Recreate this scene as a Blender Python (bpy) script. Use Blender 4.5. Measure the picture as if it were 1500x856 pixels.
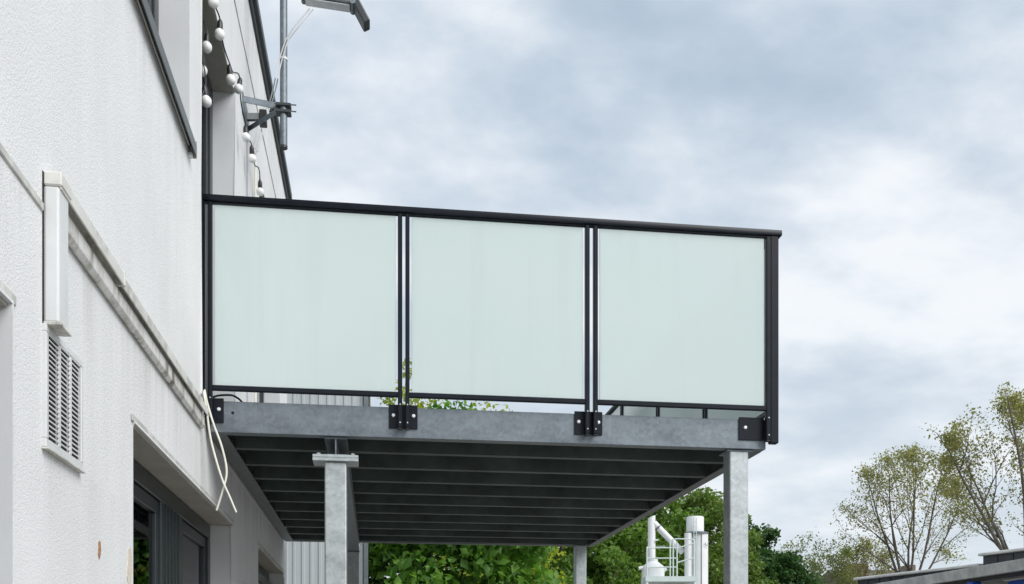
import bpy, bmesh, math, random
import numpy as np
from mathutils import Vector, Matrix

for o in list(bpy.data.objects):
    bpy.data.objects.remove(o, do_unlink=True)
scene = bpy.context.scene
col = scene.collection
R = math.radians

# ------------------------------------------------------------------ camera
FPX, HOR, YAW, EYE = 1456.0, 981.0, R(7.86), 1.6      # focal in photo pixels, horizon row, yaw right of +Y
cam_d = bpy.data.cameras.new('camera')
cam = bpy.data.objects.new('camera', cam_d)
col.objects.link(cam)
cam.location = (0, 0, EYE)
cam.rotation_euler = (R(90), 0, -YAW)
cam_d.sensor_width = 36.0
cam_d.lens = 36.0 * FPX / 1500.0
cam_d.shift_y = (HOR - 428.0) / 1500.0                # level camera with a rising (perspective-corrected) lens
cam_d.clip_start = 0.05
cam_d.clip_end = 2000
scene.camera = cam

# ------------------------------------------------------------------ sky + sun
SUN_EL, SUN_AZ = R(40), R(136)                        # azimuth clockwise from +Y
world = bpy.data.worlds.new('World')
scene.world = world
world.use_nodes = True
nt = world.node_tree
nt.nodes.clear()
N = nt.nodes.new
L = nt.links.new
w_out = N('ShaderNodeOutputWorld')
bg = N('ShaderNodeBackground')
bg.inputs['Strength'].default_value = 0.1
L(bg.outputs[0], w_out.inputs[0])
sky = N('ShaderNodeTexSky')
sky.sky_type = 'NISHITA'
sky.sun_disc = False
sky.sun_elevation = SUN_EL
sky.sun_rotation = SUN_AZ
sky.air_density = 1.0
sky.dust_density = 2.0
tc = N('ShaderNodeTexCoord')
sep = N('ShaderNodeSeparateXYZ')
L(tc.outputs['Generated'], sep.inputs[0])


def wmath(op, a, b=None, c=None):
    n = N('ShaderNodeMath')
    n.operation = op
    for i, v in enumerate((a, b, c)):
        if v is None:
            continue
        if isinstance(v, (int, float)):
            n.inputs[i].default_value = v
        else:
            L(v, n.inputs[i])
    return n.outputs[0]


zc = wmath('ADD', wmath('MAXIMUM', sep.outputs[2], 0.0), 0.30)
comb = N('ShaderNodeCombineXYZ')
L(wmath('DIVIDE', sep.outputs[0], zc), comb.inputs[0])
L(wmath('DIVIDE', sep.outputs[1], zc), comb.inputs[1])


def wnoise(scale, detail, rough, dist, off):
    m = N('ShaderNodeMapping')
    m.inputs['Location'].default_value = off
    m.inputs['Scale'].default_value = (1.0, 1.25, 1.0)
    L(comb.outputs[0], m.inputs[0])
    n = N('ShaderNodeTexNoise')
    n.inputs['Scale'].default_value = scale
    n.inputs['Detail'].default_value = detail
    n.inputs['Roughness'].default_value = rough
    n.inputs['Distortion'].default_value = dist
    L(m.outputs[0], n.inputs['Vector'])
    return n.outputs[0]


SKY_A, SKY_B = (4.3, 1.2, 0), (2.1, 7.7, 0)
big = wnoise(1.9, 5, 0.5, 0.1, SKY_A)
mid = wnoise(4.6, 7, 0.55, 0.1, SKY_B)
fac = wmath('ADD', wmath('MULTIPLY', big, 0.62), wmath('MULTIPLY', mid, 0.38))
ramp = N('ShaderNodeValToRGB')
cr = ramp.color_ramp
cr.interpolation = 'B_SPLINE'
cr.elements[0].position = 0.39
cr.elements[0].color = (0.40, 0.495, 0.605, 1)
cr.elements[1].position = 0.60
cr.elements[1].color = (0.92, 0.935, 0.955, 1)
e = cr.elements.new(0.50)
e.color = (0.60, 0.68, 0.765, 1)
L(fac, ramp.inputs[0])
cl = N('ShaderNodeVectorMath')
cl.operation = 'SCALE'
cl.inputs['Scale'].default_value = 5.5
hz_f = N('ShaderNodeMapRange')                          # clouds pale towards the horizon
hz_f.inputs['From Min'].default_value = 0.05
hz_f.inputs['From Max'].default_value = 0.50
hz_f.inputs['To Min'].default_value = 0.55
hz_f.inputs['To Max'].default_value = 0.0
L(sep.outputs[2], hz_f.inputs[0])
pale = N('ShaderNodeMix')
pale.data_type = 'RGBA'
pale.inputs[7].default_value = (0.785, 0.825, 0.855, 1)
L(hz_f.outputs[0], pale.inputs[0])
L(ramp.outputs[0], pale.inputs[6])
L(pale.outputs[2], cl.inputs[0])
mixw = N('ShaderNodeMix')
mixw.data_type = 'RGBA'
mixw.inputs[0].default_value = 0.94                     # cloud cover over the clear sky
L(sky.outputs[0], mixw.inputs[6])
L(cl.outputs[0], mixw.inputs[7])
L(mixw.outputs[2], bg.inputs['Color'])

sun_d = bpy.data.lights.new('sun', 'SUN')
sun_d.energy = 1.5
sun_d.angle = R(40)
sun_d.color = (1.0, 0.98, 0.955)
sun = bpy.data.objects.new('sun', sun_d)
col.objects.link(sun)
sd = Vector((math.sin(SUN_AZ) * math.cos(SUN_EL), math.cos(SUN_AZ) * math.cos(SUN_EL), math.sin(SUN_EL)))
sun.rotation_euler = sd.to_track_quat('Z', 'Y').to_euler()
sun.location = (6, -6, 14)

vs = scene.view_settings
vs.view_transform = 'Standard'
vs.look = 'None'
vs.exposure = 1.0
vs.gamma = 1.0
vs.use_curve_mapping = False
scene.render.engine = 'CYCLES'

# ------------------------------------------------------------------ pixel -> point helpers
CA, SA = math.cos(YAW), math.sin(YAW)


def at(px, py, X=None, Y=None, d=None):
    """photo pixel -> world point, distance from a known plane (X, Y) or a known depth d"""
    r, u = (px - 750.0) / FPX, (HOR - py) / FPX
    dx, dy = SA + CA * r, CA - SA * r
    t = d if d is not None else (X / dx if X is not None else Y / dy)
    return Vector((dx * t, dy * t, EYE + u * t))


# ------------------------------------------------------------------ object helpers
W = {}


def reg(o, parent=None, mat_world=None):
    m = mat_world or Matrix.Identity(4)
    W[o.name] = m
    if parent is not None:
        o.parent = parent
        o.matrix_parent_inverse = W[parent.name].inverted()
    o.matrix_basis = m
    return o


def empty(name, loc, label, cat, group=None):
    o = bpy.data.objects.new(name, None)
    col.objects.link(o)
    o.empty_display_size = 0.2
    reg(o, None, Matrix.Translation(Vector(loc)))
    return tag(o, label, cat, group)


def tag(o, label=None, cat=None, group=None, kind=None):
    if label: o['label'] = label
    if cat: o['category'] = cat
    if group: o['group'] = group
    if kind: o['kind'] = kind
    return o


class MB:
    def __init__(s):
        s.v, s.f = [], []

    def add(s, vs_, fs):
        b = len(s.v)
        s.v += [tuple(p) for p in vs_]
        s.f += [tuple(b + i for i in f) for f in fs]
        return s

    def box(s, x0, x1, y0, y1, z0, z1):
        return s.add([(x0, y0, z0), (x1, y0, z0), (x1, y1, z0), (x0, y1, z0), (x0, y0, z1), (x1, y0, z1), (x1, y1, z1), (x0, y1, z1)],
                     [(3, 2, 1, 0), (4, 5, 6, 7), (0, 1, 5, 4), (1, 2, 6, 5), (2, 3, 7, 6), (3, 0, 4, 7)])

    def bar(s, p, q, w, h, up=(0, 0, 1)):
        """box beam from p to q, w wide sideways, h along 'up'"""
        p, q, up = Vector(p), Vector(q), Vector(up)
        d = (q - p).normalized()
        sx = d.cross(up).normalized() * (w / 2)
        uz = sx.cross(d).normalized() * (h / 2)
        vs_ = []
        for c in (p, q):
            vs_ += [c - sx - uz, c + sx - uz, c + sx + uz, c - sx + uz]
        return s.add(vs_, [(0, 1, 2, 3), (7, 6, 5, 4), (0, 4, 5, 1), (1, 5, 6, 2), (2, 6, 7, 3), (3, 7, 4, 0)])

    def tube(s, pts, r, n=8, caps=True):
        pts = [Vector(p) for p in pts]
        rs = r if isinstance(r, (list, tuple)) else [r] * len(pts)
        b = len(s.v)
        ref = None
        for i, p in enumerate(pts):
            d = (pts[min(i + 1, len(pts) - 1)] - pts[max(i - 1, 0)]).normalized()
            if ref is None:
                ref = Vector((1, 0, 0)) if abs(d.x) < 0.8 else Vector((0, 1, 0))
            a = d.cross(ref).normalized()
            c = d.cross(a).normalized()
            ref = c.cross(d) if False else ref
            for k in range(n):
                t = 2 * math.pi * k / n
                s.v.append(tuple(p + (a * math.cos(t) + c * math.sin(t)) * rs[i]))
        for i in range(len(pts) - 1):
            for k in range(n):
                k2 = (k + 1) % n
                s.f.append((b + i * n + k, b + (i + 1) * n + k, b + (i + 1) * n + k2, b + i * n + k2))
        if caps:
            s.f.append(tuple(b + k for k in range(n)))
            s.f.append(tuple(b + (len(pts) - 1) * n + k for k in reversed(range(n))))
        return s

    def lathe(s, prof, n=16, c=(0, 0, 0)):
        b = len(s.v)
        for r, z in prof:
            for k in range(n):
                t = 2 * math.pi * k / n
                s.v.append((c[0] + r * math.cos(t), c[1] + r * math.sin(t), c[2] + z))
        for i in range(len(prof) - 1):
            for k in range(n):
                k2 = (k + 1) % n
                s.f.append((b + i * n + k, b + i * n + k2, b + (i + 1) * n + k2, b + (i + 1) * n + k))
        s.f.append(tuple(b + k for k in reversed(range(n))))
        s.f.append(tuple(b + (len(prof) - 1) * n + k for k in range(n)))
        return s

    def prism(s, prof, axis, a0, a1):
        """closed 2-D outline swept along X or Y"""
        n = len(prof)
        vs_ = []
        for a in (a0, a1):
            for p, q in prof:
                vs_.append((a, p, q) if axis == 'X' else (p, a, q))
        fs = [tuple(range(n)), tuple(reversed(range(n, 2 * n)))]
        fs += [(i, n + i, n + (i + 1) % n, (i + 1) % n) for i in range(n)]
        return s.add(vs_, fs)

    def mesh(s, name, mat, bevel=0.0, smooth=False, seg=1):
        me = bpy.data.meshes.new(name)
        me.from_pydata(s.v, [], s.f)
        bm = bmesh.new()
        bm.from_mesh(me)
        bmesh.ops.recalc_face_normals(bm, faces=bm.faces[:])
        if bevel:
            ed = [e_ for e_ in bm.edges if len(e_.link_faces) == 2 and e_.calc_face_angle(0) > 0.6]
            bmesh.ops.bevel(bm, geom=ed, offset=bevel, segments=seg, affect='EDGES', clamp_overlap=True, profile=0.5)
        bm.to_mesh(me)
        bm.free()
        if smooth:
            for p in me.polygons:
                p.use_smooth = True
            try:
                me.set_sharp_from_angle(angle=R(40))
            except Exception:
                pass
        me.materials.append(mat)
        return me

    def build(s, name, mat, parent=None, bevel=0.0, smooth=False, mw=None, seg=1):
        o = bpy.data.objects.new(name, s.mesh(name, mat, bevel, smooth, seg))
        col.objects.link(o)
        return reg(o, parent, mw)


def inst(name, me, parent, mw):
    o = bpy.data.objects.new(name, me)
    col.objects.link(o)
    return reg(o, parent, mw)


T = lambda *a: Matrix.Translation(Vector(a))

# ------------------------------------------------------------------ materials


class Mat:
    def __init__(s, name):
        s.m = bpy.data.materials.new(name)
        s.m.use_nodes = True
        s.t = s.m.node_tree
        s.b = s.t.nodes['Principled BSDF']
        s.out = s.t.nodes['Material Output']

    def n(s, ty, **kw):
        k = s.t.nodes.new(ty)
        for a, v in kw.items():
            setattr(k, a, v)
        return k

    def l(s, a, b):
        s.t.links.new(a, b)

    def noise(s, scale, detail=4, rough=0.55, stretch=(1, 1, 1), dist=0.0, world=True):
        if world:
            vec = s.n('ShaderNodeNewGeometry').outputs['Position']
        else:
            vec = s.n('ShaderNodeTexCoord').outputs['Object']
        mp = s.n('ShaderNodeMapping')
        mp.inputs['Scale'].default_value = stretch
        s.l(vec, mp.inputs[0])
        k = s.n('ShaderNodeTexNoise')
        k.inputs['Scale'].default_value = scale
        k.inputs['Detail'].default_value = detail
        k.inputs['Roughness'].default_value = rough
        k.inputs['Distortion'].default_value = dist
        s.l(mp.outputs[0], k.inputs['Vector'])
        return k.outputs[0]

    def ramp(s, fac, stops):
        k = s.n('ShaderNodeValToRGB')
        el = k.color_ramp.elements
        while len(el) < len(stops):
            el.new(0.5)
        for e_, (p, c) in zip(el, stops):
            e_.position = p
            e_.color = (c[0], c[1], c[2], 1) if not isinstance(c, (int, float)) else (c, c, c, 1)
        s.l(fac, k.inputs[0])
        return k.outputs[0]

    def mix(s, fac, a, b, mode='MIX'):
        k = s.n('ShaderNodeMix', data_type='RGBA', blend_type=mode)
        for v, i in ((fac, 0), (a, 6), (b, 7)):
            if isinstance(v, (int, float)):
                k.inputs[i].default_value = v
            elif isinstance(v, (tuple, list)):
                k.inputs[i].default_value = (*v[:3], 1)
            else:
                s.l(v, k.inputs[i])
        return k.outputs[2]

    def bump(s, h, strength=0.3, dist=0.01):
        k = s.n('ShaderNodeBump')
        k.inputs['Strength'].default_value = strength
        k.inputs['Distance'].default_value = dist
        s.l(h, k.inputs['Height'])
        s.l(k.outputs[0], s.b.inputs['Normal'])

    def set(s, color=None, rough=None, metal=None, spec=None):
        for key, v in (('Base Color', color), ('Roughness', rough), ('Metallic', metal), ('Specular IOR Level', spec)):
            if v is None:
                continue
            i = s.b.inputs[key]
            if isinstance(v, (int, float)):
                i.default_value = v
            elif isinstance(v, (tuple, list)):
                i.default_value = (*v[:3], 1)
            else:
                s.l(v, i)
        return s


def plain(name, c, rough=0.5, metal=0.0, var=0.12, scale=8.0, bump=0.0, spec=0.5):
    m = Mat(name)
    nz = m.noise(scale, 5, 0.6)
    dark = tuple(x * (1 - var) for x in c)
    light = tuple(min(1, x * (1 + var)) for x in c)
    m.set(m.ramp(nz, [(0.3, dark), (0.7, light)]), rough, metal, spec)
    if bump:
        m.bump(m.noise(scale * 12, 3, 0.6), bump, 0.004)
    return m.m


def render_mat(name, base, bump=0.6, grain=85.0):
    m = Mat(name)
    blot = m.noise(1.1, 6, 0.6)
    c = m.mix(m.ramp(blot, [(0.35, 0.0), (0.75, 1.0)]), base, tuple(x * 0.9 for x in base))
    streak = m.noise(5.0, 5, 0.62, (1, 1, 0.10))                       # rain streaks
    sk = m.ramp(streak, [(0.47, 0.0), (0.72, 1.0)])
    c = m.mix(m.mix(1.0, sk, (0.20, 0.20, 0.20), 'MULTIPLY'), c, tuple(x * f for x, f in zip(base, (0.72, 0.72, 0.69))))
    speck = m.noise(38, 4, 0.7)
    c = m.mix(m.ramp(speck, [(0.60, 0.0), (0.78, 0.45)]), c, tuple(x * 0.72 for x in base))
    sx = m.n('ShaderNodeSeparateXYZ')
    m.l(m.n('ShaderNodeNewGeometry').outputs['Position'], sx.inputs[0])
    for z1, ln_, fac_ in ((2.81, 0.36, 0.42), (4.03, 0.4, 0.28), (6.26, 0.6, 0.4), (2.19, 0.25, 0.2)):   # dirt washed down below ledges
        mr = m.n('ShaderNodeMapRange')
        mr.inputs['From Min'].default_value = z1 - ln_
        mr.inputs['From Max'].default_value = z1
        mr.inputs['To Max'].default_value = fac_
        m.l(sx.outputs[2], mr.inputs[0])
        lt = m.n('ShaderNodeMath', operation='LESS_THAN')
        lt.inputs[1].default_value = z1
        m.l(sx.outputs[2], lt.inputs[0])
        mu = m.n('ShaderNodeMath', operation='MULTIPLY')
        m.l(mr.outputs[0], mu.inputs[0])
        m.l(lt.outputs[0], mu.inputs[1])
        mu2 = m.n('ShaderNodeMath', operation='MULTIPLY')
        m.l(mu.outputs[0], mu2.inputs[0])
        m.l(m.ramp(m.noise(11, 5, 0.65, (1, 1, 0.05)), [(0.46, 0.0), (0.66, 1.0)]), mu2.inputs[1])
        c = m.mix(mu2.outputs[0], c, (0.40, 0.395, 0.37))
    m.set(c, 0.88, 0, 0.25)
    g1 = m.noise(grain, 3, 0.75)
    g2 = m.noise(grain * 2.3, 2, 0.6)
    m.bump(m.mix(0.4, g1, g2), bump, 0.008)
    return m.m


M = {}
M['render'] = render_mat('white_render', (0.755, 0.76, 0.762))
M['reveal'] = plain('smooth_grey_reveal', (0.60, 0.615, 0.63), 0.8, 0, 0.06, 3, 0.1)  # sides of the openings, smoother and greyer than the wall
M['soffit'] = plain('soffit_brown_grey', (0.36, 0.34, 0.30), 0.8, 0, 0.12, 6, 0.3)  # undersides of the lintels, browner and darker than the wall


def galv(name, base, var):
    m = Mat(name)
    geo = m.n('ShaderNodeNewGeometry')
    vo = m.n('ShaderNodeTexVoronoi')
    vo.inputs['Scale'].default_value = 55
    vo.inputs['Randomness'].default_value = 1
    m.l(geo.outputs['Position'], vo.inputs['Vector'])
    sp = m.n('ShaderNodeSeparateColor')
    m.l(vo.outputs['Color'], sp.inputs[0])
    cloudy = m.noise(9, 8, 0.70, (0.45, 1, 1))
    c1 = m.ramp(cloudy, [(0.28, tuple(x * (1 - var) for x in base)), (0.5, base), (0.74, tuple(x * (1 + var) for x in base))])
    c = m.mix(0.24, c1, m.ramp(sp.outputs[0], [(0.0, tuple(x * 0.6 for x in base)), (1.0, tuple(min(1, x * 1.45) for x in base))]))
    drip = m.noise(16, 4, 0.6, (1, 1, 0.12))
    c = m.mix(m.ramp(drip, [(0.60, 0.0), (0.80, 0.55)]), c, tuple(min(1, x * 1.5) for x in base))
    m.set(c, m.ramp(cloudy, [(0.3, 0.42), (0.7, 0.6)]), 0.55, 0.5)
    m.bump(m.noise(120, 3, 0.6), 0.08, 0.003)
    return m.m


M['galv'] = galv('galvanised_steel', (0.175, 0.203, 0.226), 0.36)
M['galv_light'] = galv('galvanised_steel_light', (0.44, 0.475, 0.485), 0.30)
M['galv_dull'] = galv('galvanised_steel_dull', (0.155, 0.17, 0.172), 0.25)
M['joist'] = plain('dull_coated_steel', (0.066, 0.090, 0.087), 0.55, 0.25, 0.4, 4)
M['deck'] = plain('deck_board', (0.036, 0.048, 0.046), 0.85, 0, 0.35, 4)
M['anthracite'] = plain('anthracite_powder_coat', (0.008, 0.011, 0.017), 0.34, 0, 0.25, 12, 0.05, 0.22)
M['frame'] = plain('anthracite_window_frame', (0.024, 0.030, 0.033), 0.33, 0, 0.12, 12, 0.03)
M['zinc_bolt'] = plain('bright_zinc', (0.80, 0.82, 0.84), 0.3, 0.35, 0.05, 50)
M['hollow_dark'] = plain('painted_hollow_dark', (0.012, 0.012, 0.012), 0.9)  # near-black colour in place of the shade inside hollows
M['black_plastic'] = plain('black_plastic', (0.018, 0.018, 0.02), 0.4)
M['white_plastic'] = plain('white_plastic', (0.62, 0.635, 0.635), 0.45, 0, 0.08, 5)
M['cable_white'] = plain('cream_cable_sheath', (0.72, 0.71, 0.62), 0.5, 0, 0.08, 20)
M['cable_grey'] = plain('grey_cable_sheath', (0.52, 0.53, 0.54), 0.5, 0, 0.08, 20)
M['cable_black'] = plain('black_cable_sheath', (0.02, 0.02, 0.02), 0.5)
M['coping'] = plain('dark_coping_metal', (0.045, 0.052, 0.055), 0.45, 0.2, 0.2, 3)
M['sill'] = plain('bronze_sill_metal', (0.10, 0.105, 0.10), 0.4, 0.4, 0.2, 4)
M['rust'] = plain('rust', (0.34, 0.19, 0.10), 0.9, 0, 0.4, 90)
M['patch'] = plain('bare_plaster', (0.62, 0.57, 0.48), 0.9, 0, 0.12, 40, 0.4)
M['line'] = plain('grey_sealant', (0.50, 0.50, 0.47), 0.8, 0, 0.3, 12)


def dirty_trim():
    m = Mat('weathered_trim')
    base = (0.66, 0.655, 0.63)
    gr = m.noise(9, 6, 0.7, (1, 1, 0.25))
    fine = m.noise(60, 4, 0.7)
    c = m.ramp(gr, [(0.33, (0.15, 0.14, 0.12)), (0.42, (0.46, 0.45, 0.42)), (0.52, base)])
    c = m.mix(m.ramp(fine, [(0.55, 0.0), (0.75, 0.6)]), c, (0.25, 0.24, 0.21))
    m.set(c, 0.75, 0, 0.3)
    m.bump(fine, 0.2, 0.004)
    return m.m


M['grime'] = dirty_trim()


def cover_trim():
    m = Mat('painted_trunking')
    gr = m.noise(6, 6, 0.7)
    c = m.ramp(gr, [(0.34, (0.36, 0.35, 0.32)), (0.50, (0.60, 0.595, 0.56)), (0.7, (0.67, 0.665, 0.635))])
    m.set(c, 0.6, 0, 0.4)
    return m.m


M['trunk'] = cover_trim()


def frosted():
    m = Mat('frosted_glass')
    t = m.t
    tint = m.ramp(m.noise(1.1, 3, 0.5), [(0.3, (0.865, 0.98, 0.965)), (0.7, (0.90, 0.99, 0.978))])
    run = m.noise(9, 4, 0.6, (1, 1, 0.06))                              # faint dried rain runs
    tint = m.mix(m.ramp(run, [(0.52, 0.0), (0.80, 0.5)]), tint, (0.80, 0.895, 0.88))
    tr = m.n('ShaderNodeBsdfTranslucent')
    m.l(tint, tr.inputs[0])
    df = m.n('ShaderNodeBsdfDiffuse')
    m.l(tint, df.inputs[0])
    mx = m.n('ShaderNodeMixShader')
    mx.inputs[0].default_value = 0.38
    m.l(df.outputs[0], mx.inputs[1])
    m.l(tr.outputs[0], mx.inputs[2])
    rf = m.n('ShaderNodeBsdfRefraction')
    rf.inputs['Roughness'].default_value = 0.22
    rf.inputs['IOR'].default_value = 1.02
    m.l(tint, rf.inputs[0])
    m3 = m.n('ShaderNodeMixShader')
    m3.inputs[0].default_value = 0.12
    m.l(mx.outputs[0], m3.inputs[1])
    m.l(rf.outputs[0], m3.inputs[2])
    gl = m.n('ShaderNodeBsdfGlossy')
    gl.inputs['Roughness'].default_value = 0.06
    fr = m.n('ShaderNodeFresnel')
    fr.inputs[0].default_value = 1.45
    m2 = m.n('ShaderNodeMixShader')
    m.l(fr.outputs[0], m2.inputs[0])
    m.l(m3.outputs[0], m2.inputs[1])
    m.l(gl.outputs[0], m2.inputs[2])
    m.l(m2.outputs[0], m.out.inputs[0])
    return m.m


M['frosted'] = frosted()


def clear_glass():
    m = Mat('window_glass')
    tr = m.n('ShaderNodeBsdfTransparent')
    tr.inputs[0].default_value = (0.82, 0.90, 0.87, 1)
    gl = m.n('ShaderNodeBsdfGlossy')
    gl.inputs['Roughness'].default_value = 0.012
    fr = m.n('ShaderNodeFresnel')
    fr.inputs[0].default_value = 1.9
    k = m.n('ShaderNodeBump')
    k.inputs['Strength'].default_value = 0.02
    m.l(m.noise(1.5, 2, 0.5), k.inputs['Height'])
    m.l(k.outputs[0], gl.inputs['Normal'])
    mx = m.n('ShaderNodeMixShader')
    m.l(fr.outputs[0], mx.inputs[0])
    m.l(tr.outputs[0], mx.inputs[1])
    m.l(gl.outputs[0], mx.inputs[2])
    m.l(mx.outputs[0], m.out.inputs[0])
    return m.m


M['glass'] = clear_glass()


def bulb_mat():
    m = Mat('opal_bulb')
    m.set((0.86, 0.86, 0.85), 0.25, 0, 0.5)
    m.b.inputs['Subsurface Weight'].default_value = 0.3
    m.b.inputs['Subsurface Radius'].default_value = (0.02, 0.02, 0.02)
    return m.m


M['bulb'] = bulb_mat()


def curtain_mat():
    m = Mat('sheer_curtain')
    m.set((0.80, 0.83, 0.79), 0.9, 0, 0.1)
    tl = m.n('ShaderNodeBsdfTranslucent')
    tl.inputs[0].default_value = (0.86, 0.90, 0.85, 1)
    mx = m.n('ShaderNodeMixShader')
    mx.inputs[0].default_value = 0.6
    m.l(m.b.outputs[0], mx.inputs[1])
    m.l(tl.outputs[0], mx.inputs[2])
    m.l(mx.outputs[0], m.out.inputs[0])
    return m.m


M['added_curtain'] = curtain_mat()


def leaf_mat(name, stops, trans=0.35, rough=0.5):
    m = Mat(name)
    geo = m.n('ShaderNodeNewGeometry')
    clump = m.noise(0.9, 3, 0.6)
    v = m.n('ShaderNodeMath', operation='MULTIPLY_ADD')
    m.l(clump, v.inputs[0])
    v.inputs[1].default_value = 0.9
    v2 = m.n('ShaderNodeMath', operation='MULTIPLY_ADD')
    m.l(geo.outputs['Random Per Island'], v2.inputs[0])
    v2.inputs[1].default_value = 0.55
    v2.inputs[2].default_value = -0.25
    m.l(v2.outputs[0], v.inputs[2])
    c = m.ramp(v.outputs[0], stops)
    m.set(c, rough, 0, 0.4)
    tl = m.n('ShaderNodeBsdfTranslucent')
    m.l(m.mix(1.0, c, (1.25, 1.3, 0.6), 'MULTIPLY'), tl.inputs[0])
    mx = m.n('ShaderNodeMixShader')
    mx.inputs[0].default_value = trans
    m.l(m.b.outputs[0], mx.inputs[1])
    m.l(tl.outputs[0], mx.inputs[2])
    m.l(mx.outputs[0], m.out.inputs[0])
    return m.m


M['leaf_maple'] = leaf_mat('leaf_maple', [(0.1, (0.045, 0.130, 0.018)), (0.45, (0.105, 0.245, 0.035)), (0.85, (0.20, 0.37, 0.06))], 0.42)
M['leaf_spring'] = leaf_mat('leaf_spring', [(0.1, (0.14, 0.21, 0.02)), (0.45, (0.27, 0.34, 0.03)), (0.85, (0.42, 0.46, 0.07))], 0.5)
M['leaf_mid'] = leaf_mat('leaf_mid', [(0.1, (0.055, 0.125, 0.018)), (0.45, (0.125, 0.235, 0.038)), (0.85, (0.22, 0.35, 0.068))], 0.4)
M['leaf_olive'] = leaf_mat('leaf_olive', [(0.1, (0.060, 0.115, 0.020)), (0.45, (0.130, 0.215, 0.042)), (0.85, (0.23, 0.32, 0.078))], 0.4)
M['leaf_dark'] = leaf_mat('leaf_dark', [(0.1, (0.020, 0.060, 0.016)), (0.45, (0.042, 0.110, 0.028)), (0.85, (0.090, 0.185, 0.045))])
M['leaf_sparse'] = leaf_mat('leaf_sparse', [(0.1, (0.16, 0.165, 0.065)), (0.45, (0.27, 0.27, 0.11)), (0.85, (0.40, 0.39, 0.18))], 0.5)
M['leaf_pale_bush'] = leaf_mat('leaf_pale', [(0.1, (0.14, 0.17, 0.07)), (0.45, (0.22, 0.26, 0.11)), (0.85, (0.33, 0.36, 0.17))], 0.5)  # pale leaf colours for the small bushy tree
M['bark'] = plain('bark', (0.12, 0.105, 0.09), 0.9, 0, 0.35, 6, 0.4)
M['pale_yard'] = plain('pale_bounce_yard', (0.31, 0.295, 0.265), 0.92, 0, 0.25, 2.5, 0.4)  # unseen yard, made pale to bounce light under the deck
M['paving'] = plain('concrete_paving', (0.36, 0.345, 0.31), 0.9, 0, 0.2, 3, 0.4)
M['tin_shaded'] = plain('shaded_white_sheet', (0.40, 0.43, 0.44), 0.5, 0, 0.08, 0.7)  # white sheet with its shade put into the greyed base colour
M['tank'] = plain('white_tank_paint', (0.72, 0.73, 0.735), 0.42, 0, 0.10, 1.2)
M['tank_rail'] = plain('pale_green_rail_paint', (0.55, 0.63, 0.61), 0.5, 0, 0.08, 3)
M['membrane'] = plain('white_roof_edge', (0.72, 0.72, 0.70), 0.7, 0, 0.18, 5, 0.3)
M['slate'] = plain('dark_fascia_panel', (0.050, 0.055, 0.063), 0.6, 0, 0.3, 3)
M['fascia_grey'] = plain('grey_mottled_eave', (0.47, 0.465, 0.45), 0.8, 0, 0.3, 7, 0.3)
M['blue'] = plain('blue_paint', (0.012, 0.085, 0.42), 0.5, 0, 0.2, 2)
M['dark_under'] = plain('very_dark_grey', (0.05, 0.05, 0.05), 0.8, 0, 0.3, 3)
M['brick'] = plain('brown_brick', (0.20, 0.155, 0.12), 0.9, 0, 0.25, 2)
M['rooftile'] = plain('brown_rooftile', (0.12, 0.105, 0.085), 0.9, 0, 0.3, 2)
M['interior'] = plain('interior_wall', (0.45, 0.44, 0.42), 0.9)
M['lens'] = plain('lamp_lens', (0.62, 0.64, 0.66), 0.15)

# ------------------------------------------------------------------ ground
g = MB().box(-400, 400, -400, 400, -0.5, 0.0).build('ground', M['pale_yard'])
tag(g, 'unseen yard and ground kept pale for bounce light', None, None, 'structure')
pv = MB().box(-0.87, 0.15, -6, 10.4, -0.1, 0.10).build('pavement', M['paving'], None, 0.01)
tag(pv, 'narrow concrete pavement along the white building', None, None, 'structure')

# ------------------------------------------------------------------ rendered building
XW, ZTOP, YB0, YB1 = -0.87, 6.33, -4.0, 10.14
Bd = empty('rendered_building', (-3.9, 3.0, 0), 'white rendered two-storey building with dark framed windows beside the balcony', 'building')
OPEN = {  # name: (y0, y1, z0, z1)
    'a': (1.0, 2.53, 0.95, 2.48), 'b': (3.76, 6.30, 0.35, 2.495), 'c': (7.67, 9.74, 0.95, 2.53),
    'u': (2.35, 4.83, 4.07, 5.30), 'd': (5.19, 6.39, 3.00, 5.21), 'e': (7.67, 9.3, 3.00, 5.33)}
REV = 0.13


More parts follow.
